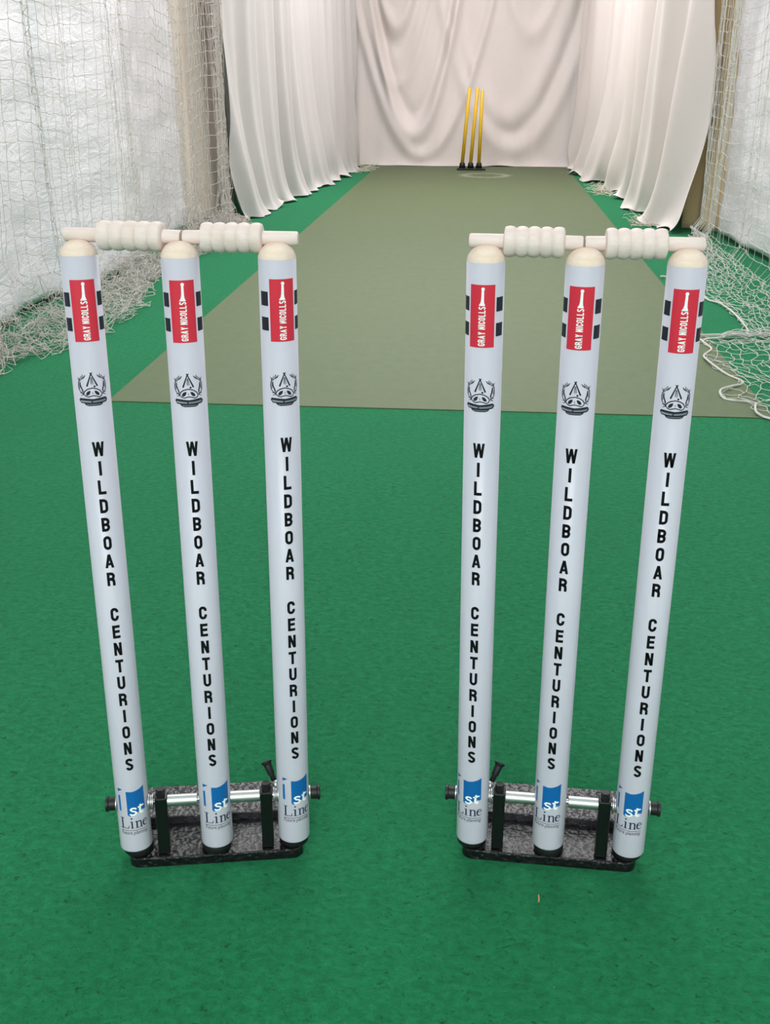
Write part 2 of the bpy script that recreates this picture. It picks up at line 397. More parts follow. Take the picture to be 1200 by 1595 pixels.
# left net: hangs in shallow waves, gathered tight at its far end, spare length heaped on the floor
HEAP_EDGE = [(2.2, -1.42), (3.0, -1.46), (3.3, -1.50), (3.5, -1.46), (3.62, -1.36), (4.1, -1.33), (4.5, -1.40), (5.0, -1.48), (5.6, -1.44), (6.2, -1.42), (7.0, -1.44)]
def left_net():
    ys = []; y = 2.2
    while y < 5.85: ys.append((y, 0)); y += CELL*0.95*(1-0.3*smooth(3.6, 5.6, y))
    while y < 6.97: ys.append((y, 1)); y += CELL*0.30
    rows_up = 38; heap = 15; G = []
    for j in range(-heap, rows_up):
        row = []
        for i, (y, g) in enumerate(ys):
            if j >= 0:
                z = 0.10 + j*0.0605
                x = -1.50 + 0.035*math.sin(y*7 + 1.2*math.sin(z*1.1)) + 0.022*math.sin(y*17+0.6*z)
                if g: x += 0.012*math.sin(i*1.9) + 0.05*noise.noise(Vector((i//5*0.9, z*0.5, 3)))
                z += 0.030*math.sin(y*4.1) + 0.016*noise.noise(Vector((i*0.45, j*0.25, 3))) + 0.03*noise.noise(Vector((y*1.6, j*0.05, 8)))
                yy = y + 0.03*noise.noise(Vector((y*3, z*0.9, 1))) + 0.010*noise.noise(Vector((i*0.8, j*0.8, 6)))
                if g: yy += -0.017*(i % 5)*0.75 + 0.01*noise.noise(Vector((i*0.8, z*0.8, 2)))
                if not g: yy += 0.04*smooth(0.9, 0.2, abs((y % 0.85)-0.42)/0.42)*math.sin(i)*0.5
                jit = max(0, 1-j/6)**2*(0.05 if not g else 0.035)
                n_ = nv3((i*0.7, j*0.7, 0), 1.0)*jit*1.6
                row.append((x+n_.x, yy+n_.y, max(z+n_.z, 0.008)))
            else:
                k_ = -j; t = k_/heap; n_ = nv3((i*0.63, k_*0.9, 4.0), 1.0)
                xe = interp(HEAP_EDGE, y) + 0.03*noise.noise(Vector((i*0.35, 1, 1)))
                w_ = 0.5 - 0.5*math.cos(k_*1.05 + 2.2*noise.noise(Vector((y*1.8, 0, k_*0.15))))
                x = lerp(-1.58, xe, w_) + 0.075*n_.x
                yy = y + 0.12*n_.y
                hgt = 0.11*(1-0.75*w_)*(0.6 if g else 1.0)
                z = 0.006 + abs(hgt*(0.55 + 1.1*n_.z + 0.35*math.sin(k_*1.9+i*0.5)))
                row.append((x, yy, z))
        G.append(row)
    return net_object('cricket_net', G, m_net_l, 0.00125, 0.00085, lambda p: 0.007 + 0.055*(1-smooth(0.05, 0.22, p.z)), 5, 0.003, gathered=[g for y, g in ys])
tag(left_net(), 'off-white cricket net hanging at the left with its spare length heaped on the carpet', 'net', 'cricket nets')

APRON = [(2.4, 0.90), (2.7, 0.88), (2.90, 0.84), (2.985, 0.80), (3.02, 0.772), (3.08, 0.78), (3.14, 0.790), (3.17, 0.72), (3.236, 0.714), (3.30, 0.76), (3.37, 0.808), (3.465, 0.774), (3.585, 0.746),
         (3.70, 0.75), (3.81, 0.795), (3.90, 0.78), (3.97, 0.77), (4.03, 0.83), (4.06, 0.965), (4.30, 0.985), (4.58, 0.975), (4.75, 0.94), (5.1, 0.98), (5.5, 1.05), (6.0, 1.15), (6.62, 1.19)]
def right_net():
    ys = []; y = 2.4
    while y < 6.1: ys.append((y, 0)); y += CELL*0.95
    while y < 6.66: ys.append((y, 1)); y += CELL*0.34
    G = []
    for j in range(0, 40):
        row = []
        for i, (y, g) in enumerate(ys):
            z = 0.03 + j*0.0605
            x = 1.235 + 0.025*math.sin(y*8+math.sin(z)) + 0.014*math.sin(y*19) + (0.02*noise.noise(Vector((i*0.9, z*0.5, 3))) if g else 0)
            if g: x += 0.02*min(z, 1.4)*smooth(6.1, 6.6, y)
            z += 0.025*math.sin(y*5.0) + 0.014*noise.noise(Vector((i*0.45, j*0.35, 13)))
            yy = y + 0.012*noise.noise(Vector((i*0.8, j*0.8, 16)))
            row.append((x - (0.04 if j == 0 else 0), yy, max(z, 0.008)))
        G.append(row)
    A = []; nA = 14
    for q in range(0, nA):
        row = []
        for i, (y, g) in enumerate(ys):
            t = q/(nA-1)
            t2 = t + (0.03*noise.noise(Vector((i*0.5, q*0.6, 7))) if q < nA-1 else 0)
            ye = y - 0.12*math.sin(t*PI)*(1 if y > 3.2 else 0.4)
            x = lerp(1.20, interp(APRON, y), t2)
            k_ = 0.0 if q == nA-1 else 1.0
            # slack gathers into a band around the fold in the skirt
            pull = math.exp(-((y-4.0)/0.16)**2)*0.5*(4.0-y)*smooth(0.2, 0.8, t)*k_
            yy = ye + pull + k_*(0.05*noise.noise(Vector((i*0.25, q*0.3, 9))) + 0.035*noise.noise(Vector((i*0.9, q*0.9, 5))))
            z = 0.006 + 0.03*max(0, noise.noise(Vector((y*3, q*0.33, 3)))) + 0.05*(1-t)**3
            row.append((x + k_*0.02*noise.noise(Vector((i*0.7, q*0.7, 1))), yy, z))
        A.append(row)
    full = A[::-1] + G
    # border cord along the free edge
    pts = [Vector((x, y, 0.008 + 0.006*math.sin(k_*1.7))) for k_, (y, x) in enumerate(APRON)]
    cord = []
    for k_ in range(len(pts)-1):
        p0, p1, p2, p3 = pts[max(k_-1, 0)], pts[k_], pts[k_+1], pts[min(k_+2, len(pts)-1)]
        for s_ in range(8):
            t = s_/8; p = 0.5*((2*p1) + (p2-p0)*t + (2*p0-5*p1+4*p2-p3)*t*t + (3*p1-p0-3*p2+p3)*t*t*t)
            cord.append((p.x, p.y, max(p.z, 0.005)))
    tail = [(1.02, 3.99, 0.012), (0.96, 4.0, 0.016), (0.88, 3.985, 0.014), (0.80, 3.94, 0.010), (0.775, 3.90, 0.008)]
    ex_ = [tubes([cord], 0.0034, 6), tubes([wiggle(tail, 4, 0.01, 2.0)], 0.003, 6)]
    # the gathered fold: strands bunched side by side
    thread = [(0.99, 5.10, 0.008), (0.92, 5.16, 0.010), (0.86, 5.20, 0.012), (0.825, 5.215, 0.010), (0.84, 5.25, 0.008)]
    ex_.append(tubes([wiggle(thread, 3, 0.01, 5.0)], 0.003, 5))
    bun = []
    for q in range(16):
        o_ = noise.noise_vector(Vector((q*1.3, 2, 2)))*0.035
        bun.append(wiggle([(1.22+o_.x, 4.02+o_.y, 0.03), (1.10, 4.03+o_.y, 0.02+abs(o_.z)), (0.98, 4.0+o_.y*0.9, 0.016+abs(o_.z)*0.6), (0.86, 3.98+o_.y*0.8, 0.01+abs(o_.z)*0.4)], 6, 0.02, q*2.2))
    ex_.append(tubes(bun, 0.0013, 4))
    return net_object('cricket_net', full, m_net_r, 0.00115, 0.0009, lambda p: 0.006 + 0.012*(1-smooth(0.02, 0.1, p.z)), 3, 0.003, extra=ex_, zmin=0.006, gathered=[g for y, g in ys])
tag(right_net(), 'white cricket net hanging at the right with its loose skirt spread over the carpet', 'net', 'cricket nets')

# loose cut ends of netting peeping out below the curtains
def scrap(cx, cy, rx, ry, n, seed, label):
    random.seed(seed); P = []
    for q in range(n):
        a = random.uniform(0, 2*PI); r = math.sqrt(random.random())
        p = Vector((cx+rx*r*math.cos(a), cy+ry*r*math.sin(a), random.uniform(0.004, 0.02))); path = [tuple(p)]
        d = random.uniform(0, 2*PI)
        for s in range(7):
            d += random.uniform(-0.9, 0.9); p = p + Vector((math.cos(d), math.sin(d), 0))*0.018
            p.z = max(0.004, p.z + random.uniform(-0.012, 0.014)); path.append(tuple(p))
        P.append(path)
    V, Fc = tubes(P, 0.0016, 4)
    tag(mk('net_scrap', V, Fc, m_net), label, 'net', 'frayed net ends under the curtains')
scrap(-1.12, 11.0, 0.06, 0.30, 60, 5, 'frayed bit of white net poking out under the far end of the left curtain')
scrap(0.95, 9.2, 0.05, 0.42, 80, 6, 'frayed bit of grey net poking out under the middle of the right curtain')
scrap(1.02, 7.2, 0.05, 0.20, 60, 8, 'frayed bit of net poking out under the near corner of the right curtain')

# ---------------------------------------------------------------- flat artwork wrapped round a stump
R = 0.0187
class Art:
    def __init__(s): s.V = []; s.F = []; s.boost = 1.0
    def poly(s, pts):
        b = len(s.V); s.V += [(p[0], p[1]) for p in pts]; s.F.append(tuple(range(b, b+len(pts))))
    def stroke(s, pts, w, closed=False, cap=0.0):
        P = [Vector(p) for p in pts]
        if closed and (P[0]-P[-1]).length < 1e-9: P = P[:-1]
        n = len(P); L = []
        ws = [q*s.boost for q in (w if isinstance(w, (list, tuple)) else [w]*n)]
        for i in range(n):
            if closed: a, b = P[i-1], P[(i+1) % n]
            else: a, b = P[max(i-1, 0)], P[min(i+1, n-1)]
            d1 = (P[i]-a); d2 = (b-P[i])
            if d1.length < 1e-9: d1 = d2
            if d2.length < 1e-9: d2 = d1
            d1 = d1.normalized(); d2 = d2.normalized()
            n1 = Vector((-d1.y, d1.x)); n2 = Vector((-d2.y, d2.x)); m_ = n1+n2
            if m_.length < 0.2: m_ = n1
            m_.normalize(); kf = ws[i]/2/max(m_.dot(n1), 0.45)
            c_ = P[i]
            if not closed and cap:
                if i == 0: c_ = c_ - d1*cap
                if i == n-1: c_ = c_ + d1*cap
            L.append((c_+m_*kf, c_-m_*kf))
        for i in range(n if closed else n-1):
            j = (i+1) % n; s.poly([L[i][0], L[i][1], L[j][1], L[j][0]])
    def disc(s, c_, r, n=12, ry=None):
        s.poly([(c_[0]+r*math.cos(2*PI*i/n), c_[1]+(ry or r)*math.sin(2*PI*i/n)) for i in range(n)])
    def xf(s, f): s.V = [f(*p) for p in s.V]; return s
    def add(s, o, f=lambda x, y: (x, y)):
        b = len(s.V); s.V += [f(*p) for p in o.V]; s.F += [tuple(b+q for q in g) for g in o.F]
    def wrap(s, name, material, parent, off):
        bm = bmesh.new(); vv = [bm.verts.new((x, y, 0)) for x, y in s.V]
        for f in s.F:
            if len(set(f)) >= 3:
                try: bm.faces.new([vv[q] for q in f])
                except ValueError: pass
        bmesh.ops.triangulate(bm, faces=bm.faces[:])
        xs = [v.co.x for v in bm.verts]; x = math.floor(min(xs)/0.0015)*0.0015
        while x < max(xs):
            bmesh.ops.bisect_plane(bm, geom=bm.verts[:]+bm.edges[:]+bm.faces[:], plane_co=(x, 0, 0), plane_no=(1, 0, 0))
            x += 0.0015
        for v in bm.verts:
            th = v.co.x/R; v.co = Vector(((R+off)*math.sin(th), -(R+off)*math.cos(th), v.co.y))
        bmesh.ops.recalc_face_normals(bm, faces=bm.faces[:])
        return from_bm(name, bm, material, parent)

def arc(cx, cy, rx, ry, a0, a1, n=8):
    return [(cx+rx*math.cos(math.radians(lerp(a0, a1, i/n))), cy+ry*math.sin(math.radians(lerp(a0, a1, i/n)))) for i in range(n+1)]
T = 0.210; H0 = T/2; H1 = 1-T/2; W = 0.62; X0 = T/2; X1 = W-T/2
def glyph(ch, t=T, W=W):
    """condensed grotesque capital in a W x 1 box; returns Art, width"""
    a = Art(); h = t/2; x0, x1, y0, y1 = h, W-h, h, 1-h; xm = W/2; rx = (x1-x0)/2; ry = 0.2
    st = lambda p, w=t, **k_: a.stroke(p, w, **k_)
    if ch == 'I': st([(h, 0), (h, 1)]); return a, t
    if ch == 'L': st([(x0, 1), (x0, h), (W*0.95, h)]); return a, W*0.95
    if ch == 'T': st([(0, y1), (W, y1)]); st([(xm, 0), (xm, 1)])
    elif ch == 'E':
        st([(W*0.95, y1), (x0, y1), (x0, y0), (W*0.95, y0)]); st([(x0, 0.52), (W*0.9, 0.52)]); return a, W*0.95
    elif ch == 'N':
        st([(x0, 0), (x0, 1)]); st([(x1, 0), (x1, 1)]); a.poly([(0, 1), (t*1.05, 1), (W, 0), (W-t*1.05, 0)])
    elif ch == 'W':
        W2 = W*1.42; q = t*0.9
        for A_, B_ in (((q/2, 1), (W2*0.27, 0)), ((W2*0.27, 0), (W2*0.5, 1)), ((W2*0.5, 1), (W2*0.73, 0)), ((W2*0.73, 0), (W2-q/2, 1))):
            a.poly([(A_[0]-q/2, A_[1]), (A_[0]+q/2, A_[1]), (B_[0]+q/2, B_[1]), (B_[0]-q/2, B_[1])])
        return a, W2
    elif ch == 'A':
        W2 = W*1.1; q = t*0.98
        for A_, B_ in (((q/2, 0), (W2/2, 1)), ((W2-q/2, 0), (W2/2, 1))):
            a.poly([(A_[0]-q/2, A_[1]), (A_[0]+q/2, A_[1]), (B_[0]+q/2, B_[1]), (B_[0]-q/2, B_[1])])
        st([(W2*0.2, 0.28), (W2*0.8, 0.28)], t*0.8); return a, W2
    elif ch == 'Y':
        q = t
        for A_ in ((q/2, 1), (W-q/2, 1)): a.poly([(A_[0]-q/2, 1), (A_[0]+q/2, 1), (xm+q/2, 0.4), (xm-q/2, 0.4)])
        st([(xm, 0), (xm, 0.46)])
    elif ch in 'OCGD' or ch == 'U':
        if ch == 'O': st(arc(xm, 1-h-ry, rx, ry, 0, 180) + arc(xm, h+ry, rx, ry, 180, 360), closed=True)
        elif ch == 'C': st([(x1, 0.64)] + arc(xm, 1-h-ry, rx, ry, 0, 180) + arc(xm, h+ry, rx, ry, 180, 360) + [(x1, 0.38)])
        elif ch == 'G':
            st([(x1, 0.66)] + arc(xm, 1-h-ry, rx, ry, 0, 180) + arc(xm, h+ry, rx, ry, 180, 360) + [(x1, 0.5)]); st([(xm, 0.46), (W, 0.46)], t*0.8)
        elif ch == 'U': st([(x0, 1)] + arc(xm, h+ry, rx, ry, 180, 360) + [(x1, 1)])
        elif ch == 'D': st([(x0, y0), (x0, y1), (xm*0.9, y1)] + arc(xm*0.9, 1-h-ry, x1-xm*0.9, ry, 90, 0)[1:] + arc(xm*0.9, h+ry, x1-xm*0.9, ry, 0, -90), closed=True)
    elif ch in 'BR':
        r_ = (1-2*h)/4; mid = 0.5
        st([(x0, mid), (x0, y1), (xm, y1)] + arc(xm, 1-h-r_, x1-xm, r_, 90, -90)[1:], closed=True)
        if ch == 'B': st([(x0, y0), (x0, mid), (xm, mid)] + arc(xm, h+r_, x1-xm, r_, 90, -90)[1:], closed=True)
        else: st([(x0, 0), (x0, mid)]); st([(xm*0.9, mid), (x1-0.03, 0.40), (x1, 0.28), (x1, 0)])
    elif ch == 'S':
        r_ = (1-2*h)/4
        st(arc(xm, 1-h-0.17, rx, 0.17, 8, 180, 8) + [(x0+0.015, 0.635), (xm*0.8, 0.545), (xm*1.2, 0.455), (x1-0.015, 0.365)] + arc(xm, h+0.17, rx, 0.17, 0, -172, 8))
    return a, W

def build_stump_art(root):
    # column of capitals
    a = Art(); z = 0.4944; words = [a]
    for ch in 'WILDBOAR CENTURIONS':
        if ch == ' ': a = Art(); words.append(a)
        else:
            g, w_ = glyph(ch); k_ = 0.0156
            a.add(g, lambda x, y: ((x-w_/2)*k_*0.88, z+(y-0.5)*k_))
        z -= 0.02073
    lettering = words[0].wrap('lettering', m_ink, root, 0.00016); lettering['label'] = 'column of black capitals reading WILDBOAR'
    lettering2 = words[1].wrap('lettering', m_ink, root, 0.00016); lettering2['label'] = 'column of black capitals reading CENTURIONS'
    # red label
    a = Art(); a.poly([(-0.0127, 0.6045), (0.0127, 0.6045), (0.0127, 0.6660), (-0.0127, 0.6660)])
    red = a.wrap('brand_label', m_red, root, 0.00016); red['label'] = 'red rectangular label with white upright lettering'
    a = Art(); k_ = 0.0068; x = 0
    for ch in 'GRAY NICOLLS':
        if ch == ' ': x += 0.30; continue
        g, w_ = glyph(ch, 0.17, 0.52)
        a.add(g, lambda gx, gy: (-(gy-0.5)*k_, 0.6062+(x+gx)*k_*0.82)); x += w_+0.13
    zt = 0.6062 + x*k_*0.82
    a.poly([(-0.0034, zt), (0.0030, zt), (0.0019, zt+0.003), (0.00165, zt+0.006), (0.00165, 0.6620), (-0.0006, 0.6620), (-0.0010, zt+0.006), (-0.0016, zt+0.003)])
    a.disc((0.0006, 0.6620), 0.0017, 12)
    white = a.wrap('label_print', m_lw, root, 0.00032)
    # charcoal bars both sides
    bars = []
    for s in (-1, 1):
        a = Art()
        for z0, z1 in ((0.6395, 0.6535), (0.6150, 0.6283)):
            x0_, x1_ = (0.0146*s, 0.0242*s); a.poly([(min(x0_, x1_), z0), (max(x0_, x1_), z0), (max(x0_, x1_), z1), (min(x0_, x1_), z1)])
        o = a.wrap('flank_bars', m_black, root, 0.00016); bars.append(o); o['label'] = 'pair of charcoal bars beside the red label'
    # club crest, drawn in a 1000 unit grid
    U_ = 0.0000488
    def cf(x, y): return ((x - (500 + (550-y)*0.066))*U_, 0.5562 + (550-y)*U_)
    a = Art(); b = Art(); a.boost = 1.35; b.boost = 1.3
    mir = lambda pts: [(1030-x-0.13*(550-y)*0-18*(y > 400), y) for x, y in pts]
    a.stroke([(522, 210), (395, 492)], [14, 26]); a.stroke([(510, 210), (612, 492)], [14, 26])
    a.stroke([(497, 200), (516, 245), (542, 200)], 14)
    b.stroke([(503, 300), (483, 445)], 10); b.stroke([(512, 300), (508, 455)], 10); b.stroke([(522, 300), (535, 445)], 10)
    a.disc((550, 497), 22)
    a.stroke([(300, 650), (335, 592), (400, 550), (500, 527), (590, 550), (655, 592), (692, 655)], 16)
    a.stroke([(300, 650), (345, 700), (400, 716), (440, 702), (500, 690), (560, 706), (620, 728), (670, 704), (692, 655)], 15)
    a.poly([(348, 678), (362, 630), (400, 594), (457, 580), (446, 630), (418, 668), (372, 688)])
    a.poly([(533, 588), (580, 594), (616, 625), (634, 672), (602, 692), (560, 668), (540, 630)])
    b.stroke([(492, 610), (492, 660)], 10)
    for f in (lambda p: p, mir):
        a.stroke(f([(245, 615), (212, 560), (203, 480), (222, 400), (244, 370)]), 15)
        a.stroke(f([(258, 400), (252, 450), (264, 505), (286, 555), (296, 612)]), 22)
        b.stroke(f([(232, 540), (236, 470), (240, 430)]), 14)
        a.stroke(f([(244, 372), (206, 298)]), [14, 6]); a.stroke(f([(262, 380), (300, 335), (345, 300), (395, 262)]), 7)
        for p, q in (((256, 375), (240, 310)), ((272, 360), (268, 292)), ((300, 335), (300, 262)), ((328, 312), (338, 232)), ((350, 296), (402, 250)), ((305, 335), (352, 312)), ((335, 312), (385, 290))):
            m_ = ((p[0]+q[0])/2, (p[1]+q[1])/2); a.stroke(f([p, m_, q]), [4, 15, 3])
        a.stroke(f([(222, 638), (300, 628)]), [6, 16]); a.stroke(f([(232, 690), (306, 656)]), [6, 16]); a.stroke(f([(238, 610), (306, 650)]), 16)
    a.poly([(172, 778), (205, 737), (300, 742), (490, 762), (690, 742), (765, 738), (802, 790), (765, 845), (700, 856), (490, 862), (300, 852), (212, 842)])
    a.poly([(285, 852), (318, 892), (375, 909), (605, 909), (655, 892), (685, 850)])
    b2 = Art(); b2.poly([(202, 778), (330, 790), (446, 800), (446, 836), (330, 832), (225, 822)]); b2.poly([(468, 802), (640, 792), (768, 774), (748, 822), (640, 834), (468, 838)])
    b2.poly([(325, 868), (645, 868), (625, 888), (345, 888)])
    txt = Art()
    for xx in range(225, 440, 24): txt.stroke([(xx, 795+(xx-225)*0.1), (xx, 818+(xx-225)*0.06)], 11)
    for xx in range(485, 745, 24): txt.stroke([(xx, 818-(xx-485)*0.05), (xx, 828-(xx-485)*0.05)], 11)
    A_ = a.xf(cf).wrap('club_crest', m_black, root, 0.00016); A_['label'] = 'dark line crest of snout, tusks, laurels and banner'
    for p in b2.xf(cf).V: pass
    B_ = Art(); B_.add(b.xf(cf)); B_.add(b2)
    Bo = B_.wrap('crest_shading', m_grey, root, 0.00028)
    Tx = txt.xf(cf).wrap('crest_lettering', m_pale, root, 0.0004)
    # sponsor print near the foot
    a = Art()
    a.poly([(-0.0062, 0.0600), (-0.0062, 0.0912), (0.0000, 0.0905), (0.0050, 0.0912), (0.0105, 0.0928), (0.0155, 0.0950), (0.0155, 0.0650), (0.0135, 0.0635), (0.0120, 0.0650), (0.0070, 0.0630), (0.0020, 0.0605), (-0.0040, 0.0582)])
    a.poly([(-0.0168, 0.0650), (-0.0140, 0.0642), (-0.0140, 0.0855), (-0.0168, 0.0855)])
    a.poly([(-0.0168, 0.0900), (-0.0100, 0.0938), (-0.0168, 0.0948)])
    blue = a.wrap('sponsor_logo', m_blue, root, 0.00016); blue['label'] = 'blue flag shaped sponsor logo'
    a = Art()
    a.stroke([(0.0042, 0.0672), (0.0022, 0.0688), (-0.0008, 0.0688), (-0.0024, 0.0672), (-0.0010, 0.0654), (0.0024, 0.0642), (0.0040, 0.0622), (0.0018, 0.0602), (-0.0016, 0.0600), (-0.0036, 0.0614)], 0.0020)
    a.stroke([(0.0098, 0.0722), (0.0086, 0.0690), (0.0084, 0.0630), (0.0098, 0.0612), (0.0124, 0.0620)], 0.0026); a.stroke([(0.0060, 0.0690), (0.0134, 0.0704)], 0.0019)
    sw = a.wrap('logo_print', m_lw, root, 0.00032)
    a = Art()
    def serif(x, y, w_=0.0042): a.stroke([(x-w_/2, y), (x+w_/2, y)], 0.0007)
    zb = 0.0420; zc = 0.0562; zx = 0.0513
    a.stroke([(-0.0138, zb), (-0.0138, zc)], 0.0019); serif(-0.0138, zc-0.0003, 0.0056); a.stroke([(-0.0164, zb+0.0003), (-0.0068, zb+0.0003)], 0.0008); a.poly([(-0.0075, zb), (-0.0062, zb), (-0.0055, zb+0.0038), (-0.0061, zb+0.0038)])
    a.stroke([(-0.0022, zb), (-0.0022, zx)], 0.0017); serif(-0.0022, zb+0.0003, 0.0044); a.stroke([(-0.0044, zx-0.001), (-0.0020, zx)], 0.0008); a.disc((-0.0023, 0.0550), 0.0011)
    a.stroke([(0.0034, zb), (0.0034, zx)], 0.0017); serif(0.0034, zb+0.0003, 0.0042); a.stroke([(0.0014, zx-0.001), (0.0036, zx)], 0.0008)
    a.stroke([(0.0038, zx-0.002), (0.0056, zx-0.0004), (0.0074, zx-0.0006), (0.0083, zx-0.0022), (0.0084, zb)], [0.0007, 0.001, 0.0014, 0.0017, 0.0017]); serif(0.0084, zb+0.0003, 0.0042)
    ce = (0.0134, (zb+zx)/2)
    a.stroke([(0.0112, ce[1]+0.0010), (0.0162, ce[1]+0.0010), (0.0160, ce[1]+0.0030), (0.0146, zx-0.0004), (0.0128, zx-0.0006), (0.0114, ce[1]+0.0024), (0.0110, ce[1]), (0.0115, zb+0.0020), (0.0132, zb+0.0006), (0.0150, zb+0.0007), (0.0164, zb+0.0024)],
             [0.0009, 0.0009, 0.0010, 0.0009, 0.0012, 0.0017, 0.0018, 0.0017, 0.0012, 0.0009, 0.0005])
    name_ = a.wrap('sponsor_lettering', m_navy, root, 0.00016); name_['label'] = 'navy serif lettering reading Line'
    a = Art(); a.stroke([(-0.0165, 0.0392), (0.0165, 0.0392)], 0.0006)
    cu = bpy.data.curves.new('caption', 'FONT'); cu.body = 'Future planning'; cu.size = 1.0; cu.shear = 0.25; cu.resolution_u = 3
    to = bpy.data.objects.new('caption', cu); col.objects.link(to); bpy.context.view_layer.update()
    dg = bpy.context.evaluated_depsgraph_get(); me = bpy.data.meshes.new_from_object(to.evaluated_get(dg))
    xs = [v.co.x for v in me.vertices]; x0_, x1_ = min(xs), max(xs); ks = 0.0325/(x1_-x0_)
    b_ = len(a.V); a.V += [((v.co.x-x0_)*ks-0.0162, 0.0339+v.co.y*ks*1.35) for v in me.vertices]; a.F += [tuple(b_+q for q in p.vertices) for p in me.polygons]
    bpy.data.objects.remove(to); bpy.data.meshes.remove(me)
    cap = a.wrap('sponsor_caption', m_black, root, 0.00016)
    return [lettering, lettering2, red, white, A_, Bo, Tx] + bars, [blue, sw, name_, cap]

# ---------------------------------------------------------------- stumps
SL = 0.7020      # foot to tip
DOME = 0.0152
def make_stump():
    V, Fc = lathe([(0, 0.0), (R-0.0015, 0.0), (R-0.0004, 0.0006), (R, 0.002)] + [(R, SL-DOME)] + [(0, SL-DOME)], 72)
    body = mk('stump', V, Fc, m_white)
    for p in body.data.polygons: p.use_smooth = abs(p.normal.z) < 0.5
    # bare wood tip with a bail groove cut along x
    V, Fc = [], []; nr, na = 26, 72
    def hz(r): return SL-DOME + DOME*(1-(r/R)**2.3)**0.62
    V.append((0, 0, hz(0)))
    for i in range(1, nr+1):
        r = R*math.sin(i/nr*PI/2)
        for j in range(na):
            a = 2*PI*j/na; V.append((r*math.cos(a), r*math.sin(a), hz(r) if i < nr else SL-DOME))
    for j in range(na): Fc.append((0, 1+j, 1+(j+1) % na))
    for i in range(nr-1):
        for j in range(na):
            k0 = 1+i*na; Fc.append((k0+j, k0+na+j, k0+na+(j+1) % na, k0+(j+1) % na))
    V2 = []
    gy, gz, gr = GROOVE
    for x, y, z in V:
        d = abs(y-gy)
        if d < gr: z = min(z, gz - math.sqrt(gr*gr-d*d))
        V2.append((x, y, z))
    dome = mk('wooden_tip', V2, Fc, m_dome, body); dome['label'] = 'domed bare wood tip'
    top_art, low_art = build_stump_art(body)
    return body, dome, top_art, low_art
BAIL_R = 0.0069; BAIL_DY = 0.0062; BAIL_Z = SL + 0.0022
GROOVE = (BAIL_DY, BAIL_Z, BAIL_R+0.0006)

def copy_obj(o, parent):
    c_ = o.copy(); col.objects.link(c_); c_.parent = parent; c_.matrix_parent_inverse = Matrix.Identity(4); return c_

proto = make_stump()
first_stump = [True]
def place_stump(root, base, top, tw_up, tw_low, shift, label=None):
    body, dome, ta, la = proto
    if first_stump[0]:
        b = body; d = dome; t2 = ta; l2 = la; first_stump[0] = False; b.parent = root
    else:
        b = copy_obj(body, root); d = copy_obj(dome, b); t2 = [copy_obj(o, b) for o in ta]; l2 = [copy_obj(o, b) for o in la]
    z = (Vector(top)-Vector(base)).normalized(); x = Vector((1, 0, 0)); y = z.cross(x).normalized(); x = y.cross(z)
    Mw = Matrix((x, y, z)).transposed().to_4x4(); Mw.translation = base
    b.matrix_local = root.matrix_basis.inverted() @ Mw
    az = math.atan2(-(base[0]+top[0])/2, (base[1]+top[1])/2)
    for o in t2:
        o.rotation_euler = (0, 0, az + tw_up/R); o.location = (0, 0, shift[1] if o.name.startswith('lettering') else shift[0])
    for o in l2: o.rotation_euler = (0, 0, math.atan2(-base[0], base[1]) + tw_low/R); o.location = (0, 0, shift[2])
    if label: b['label'] = label

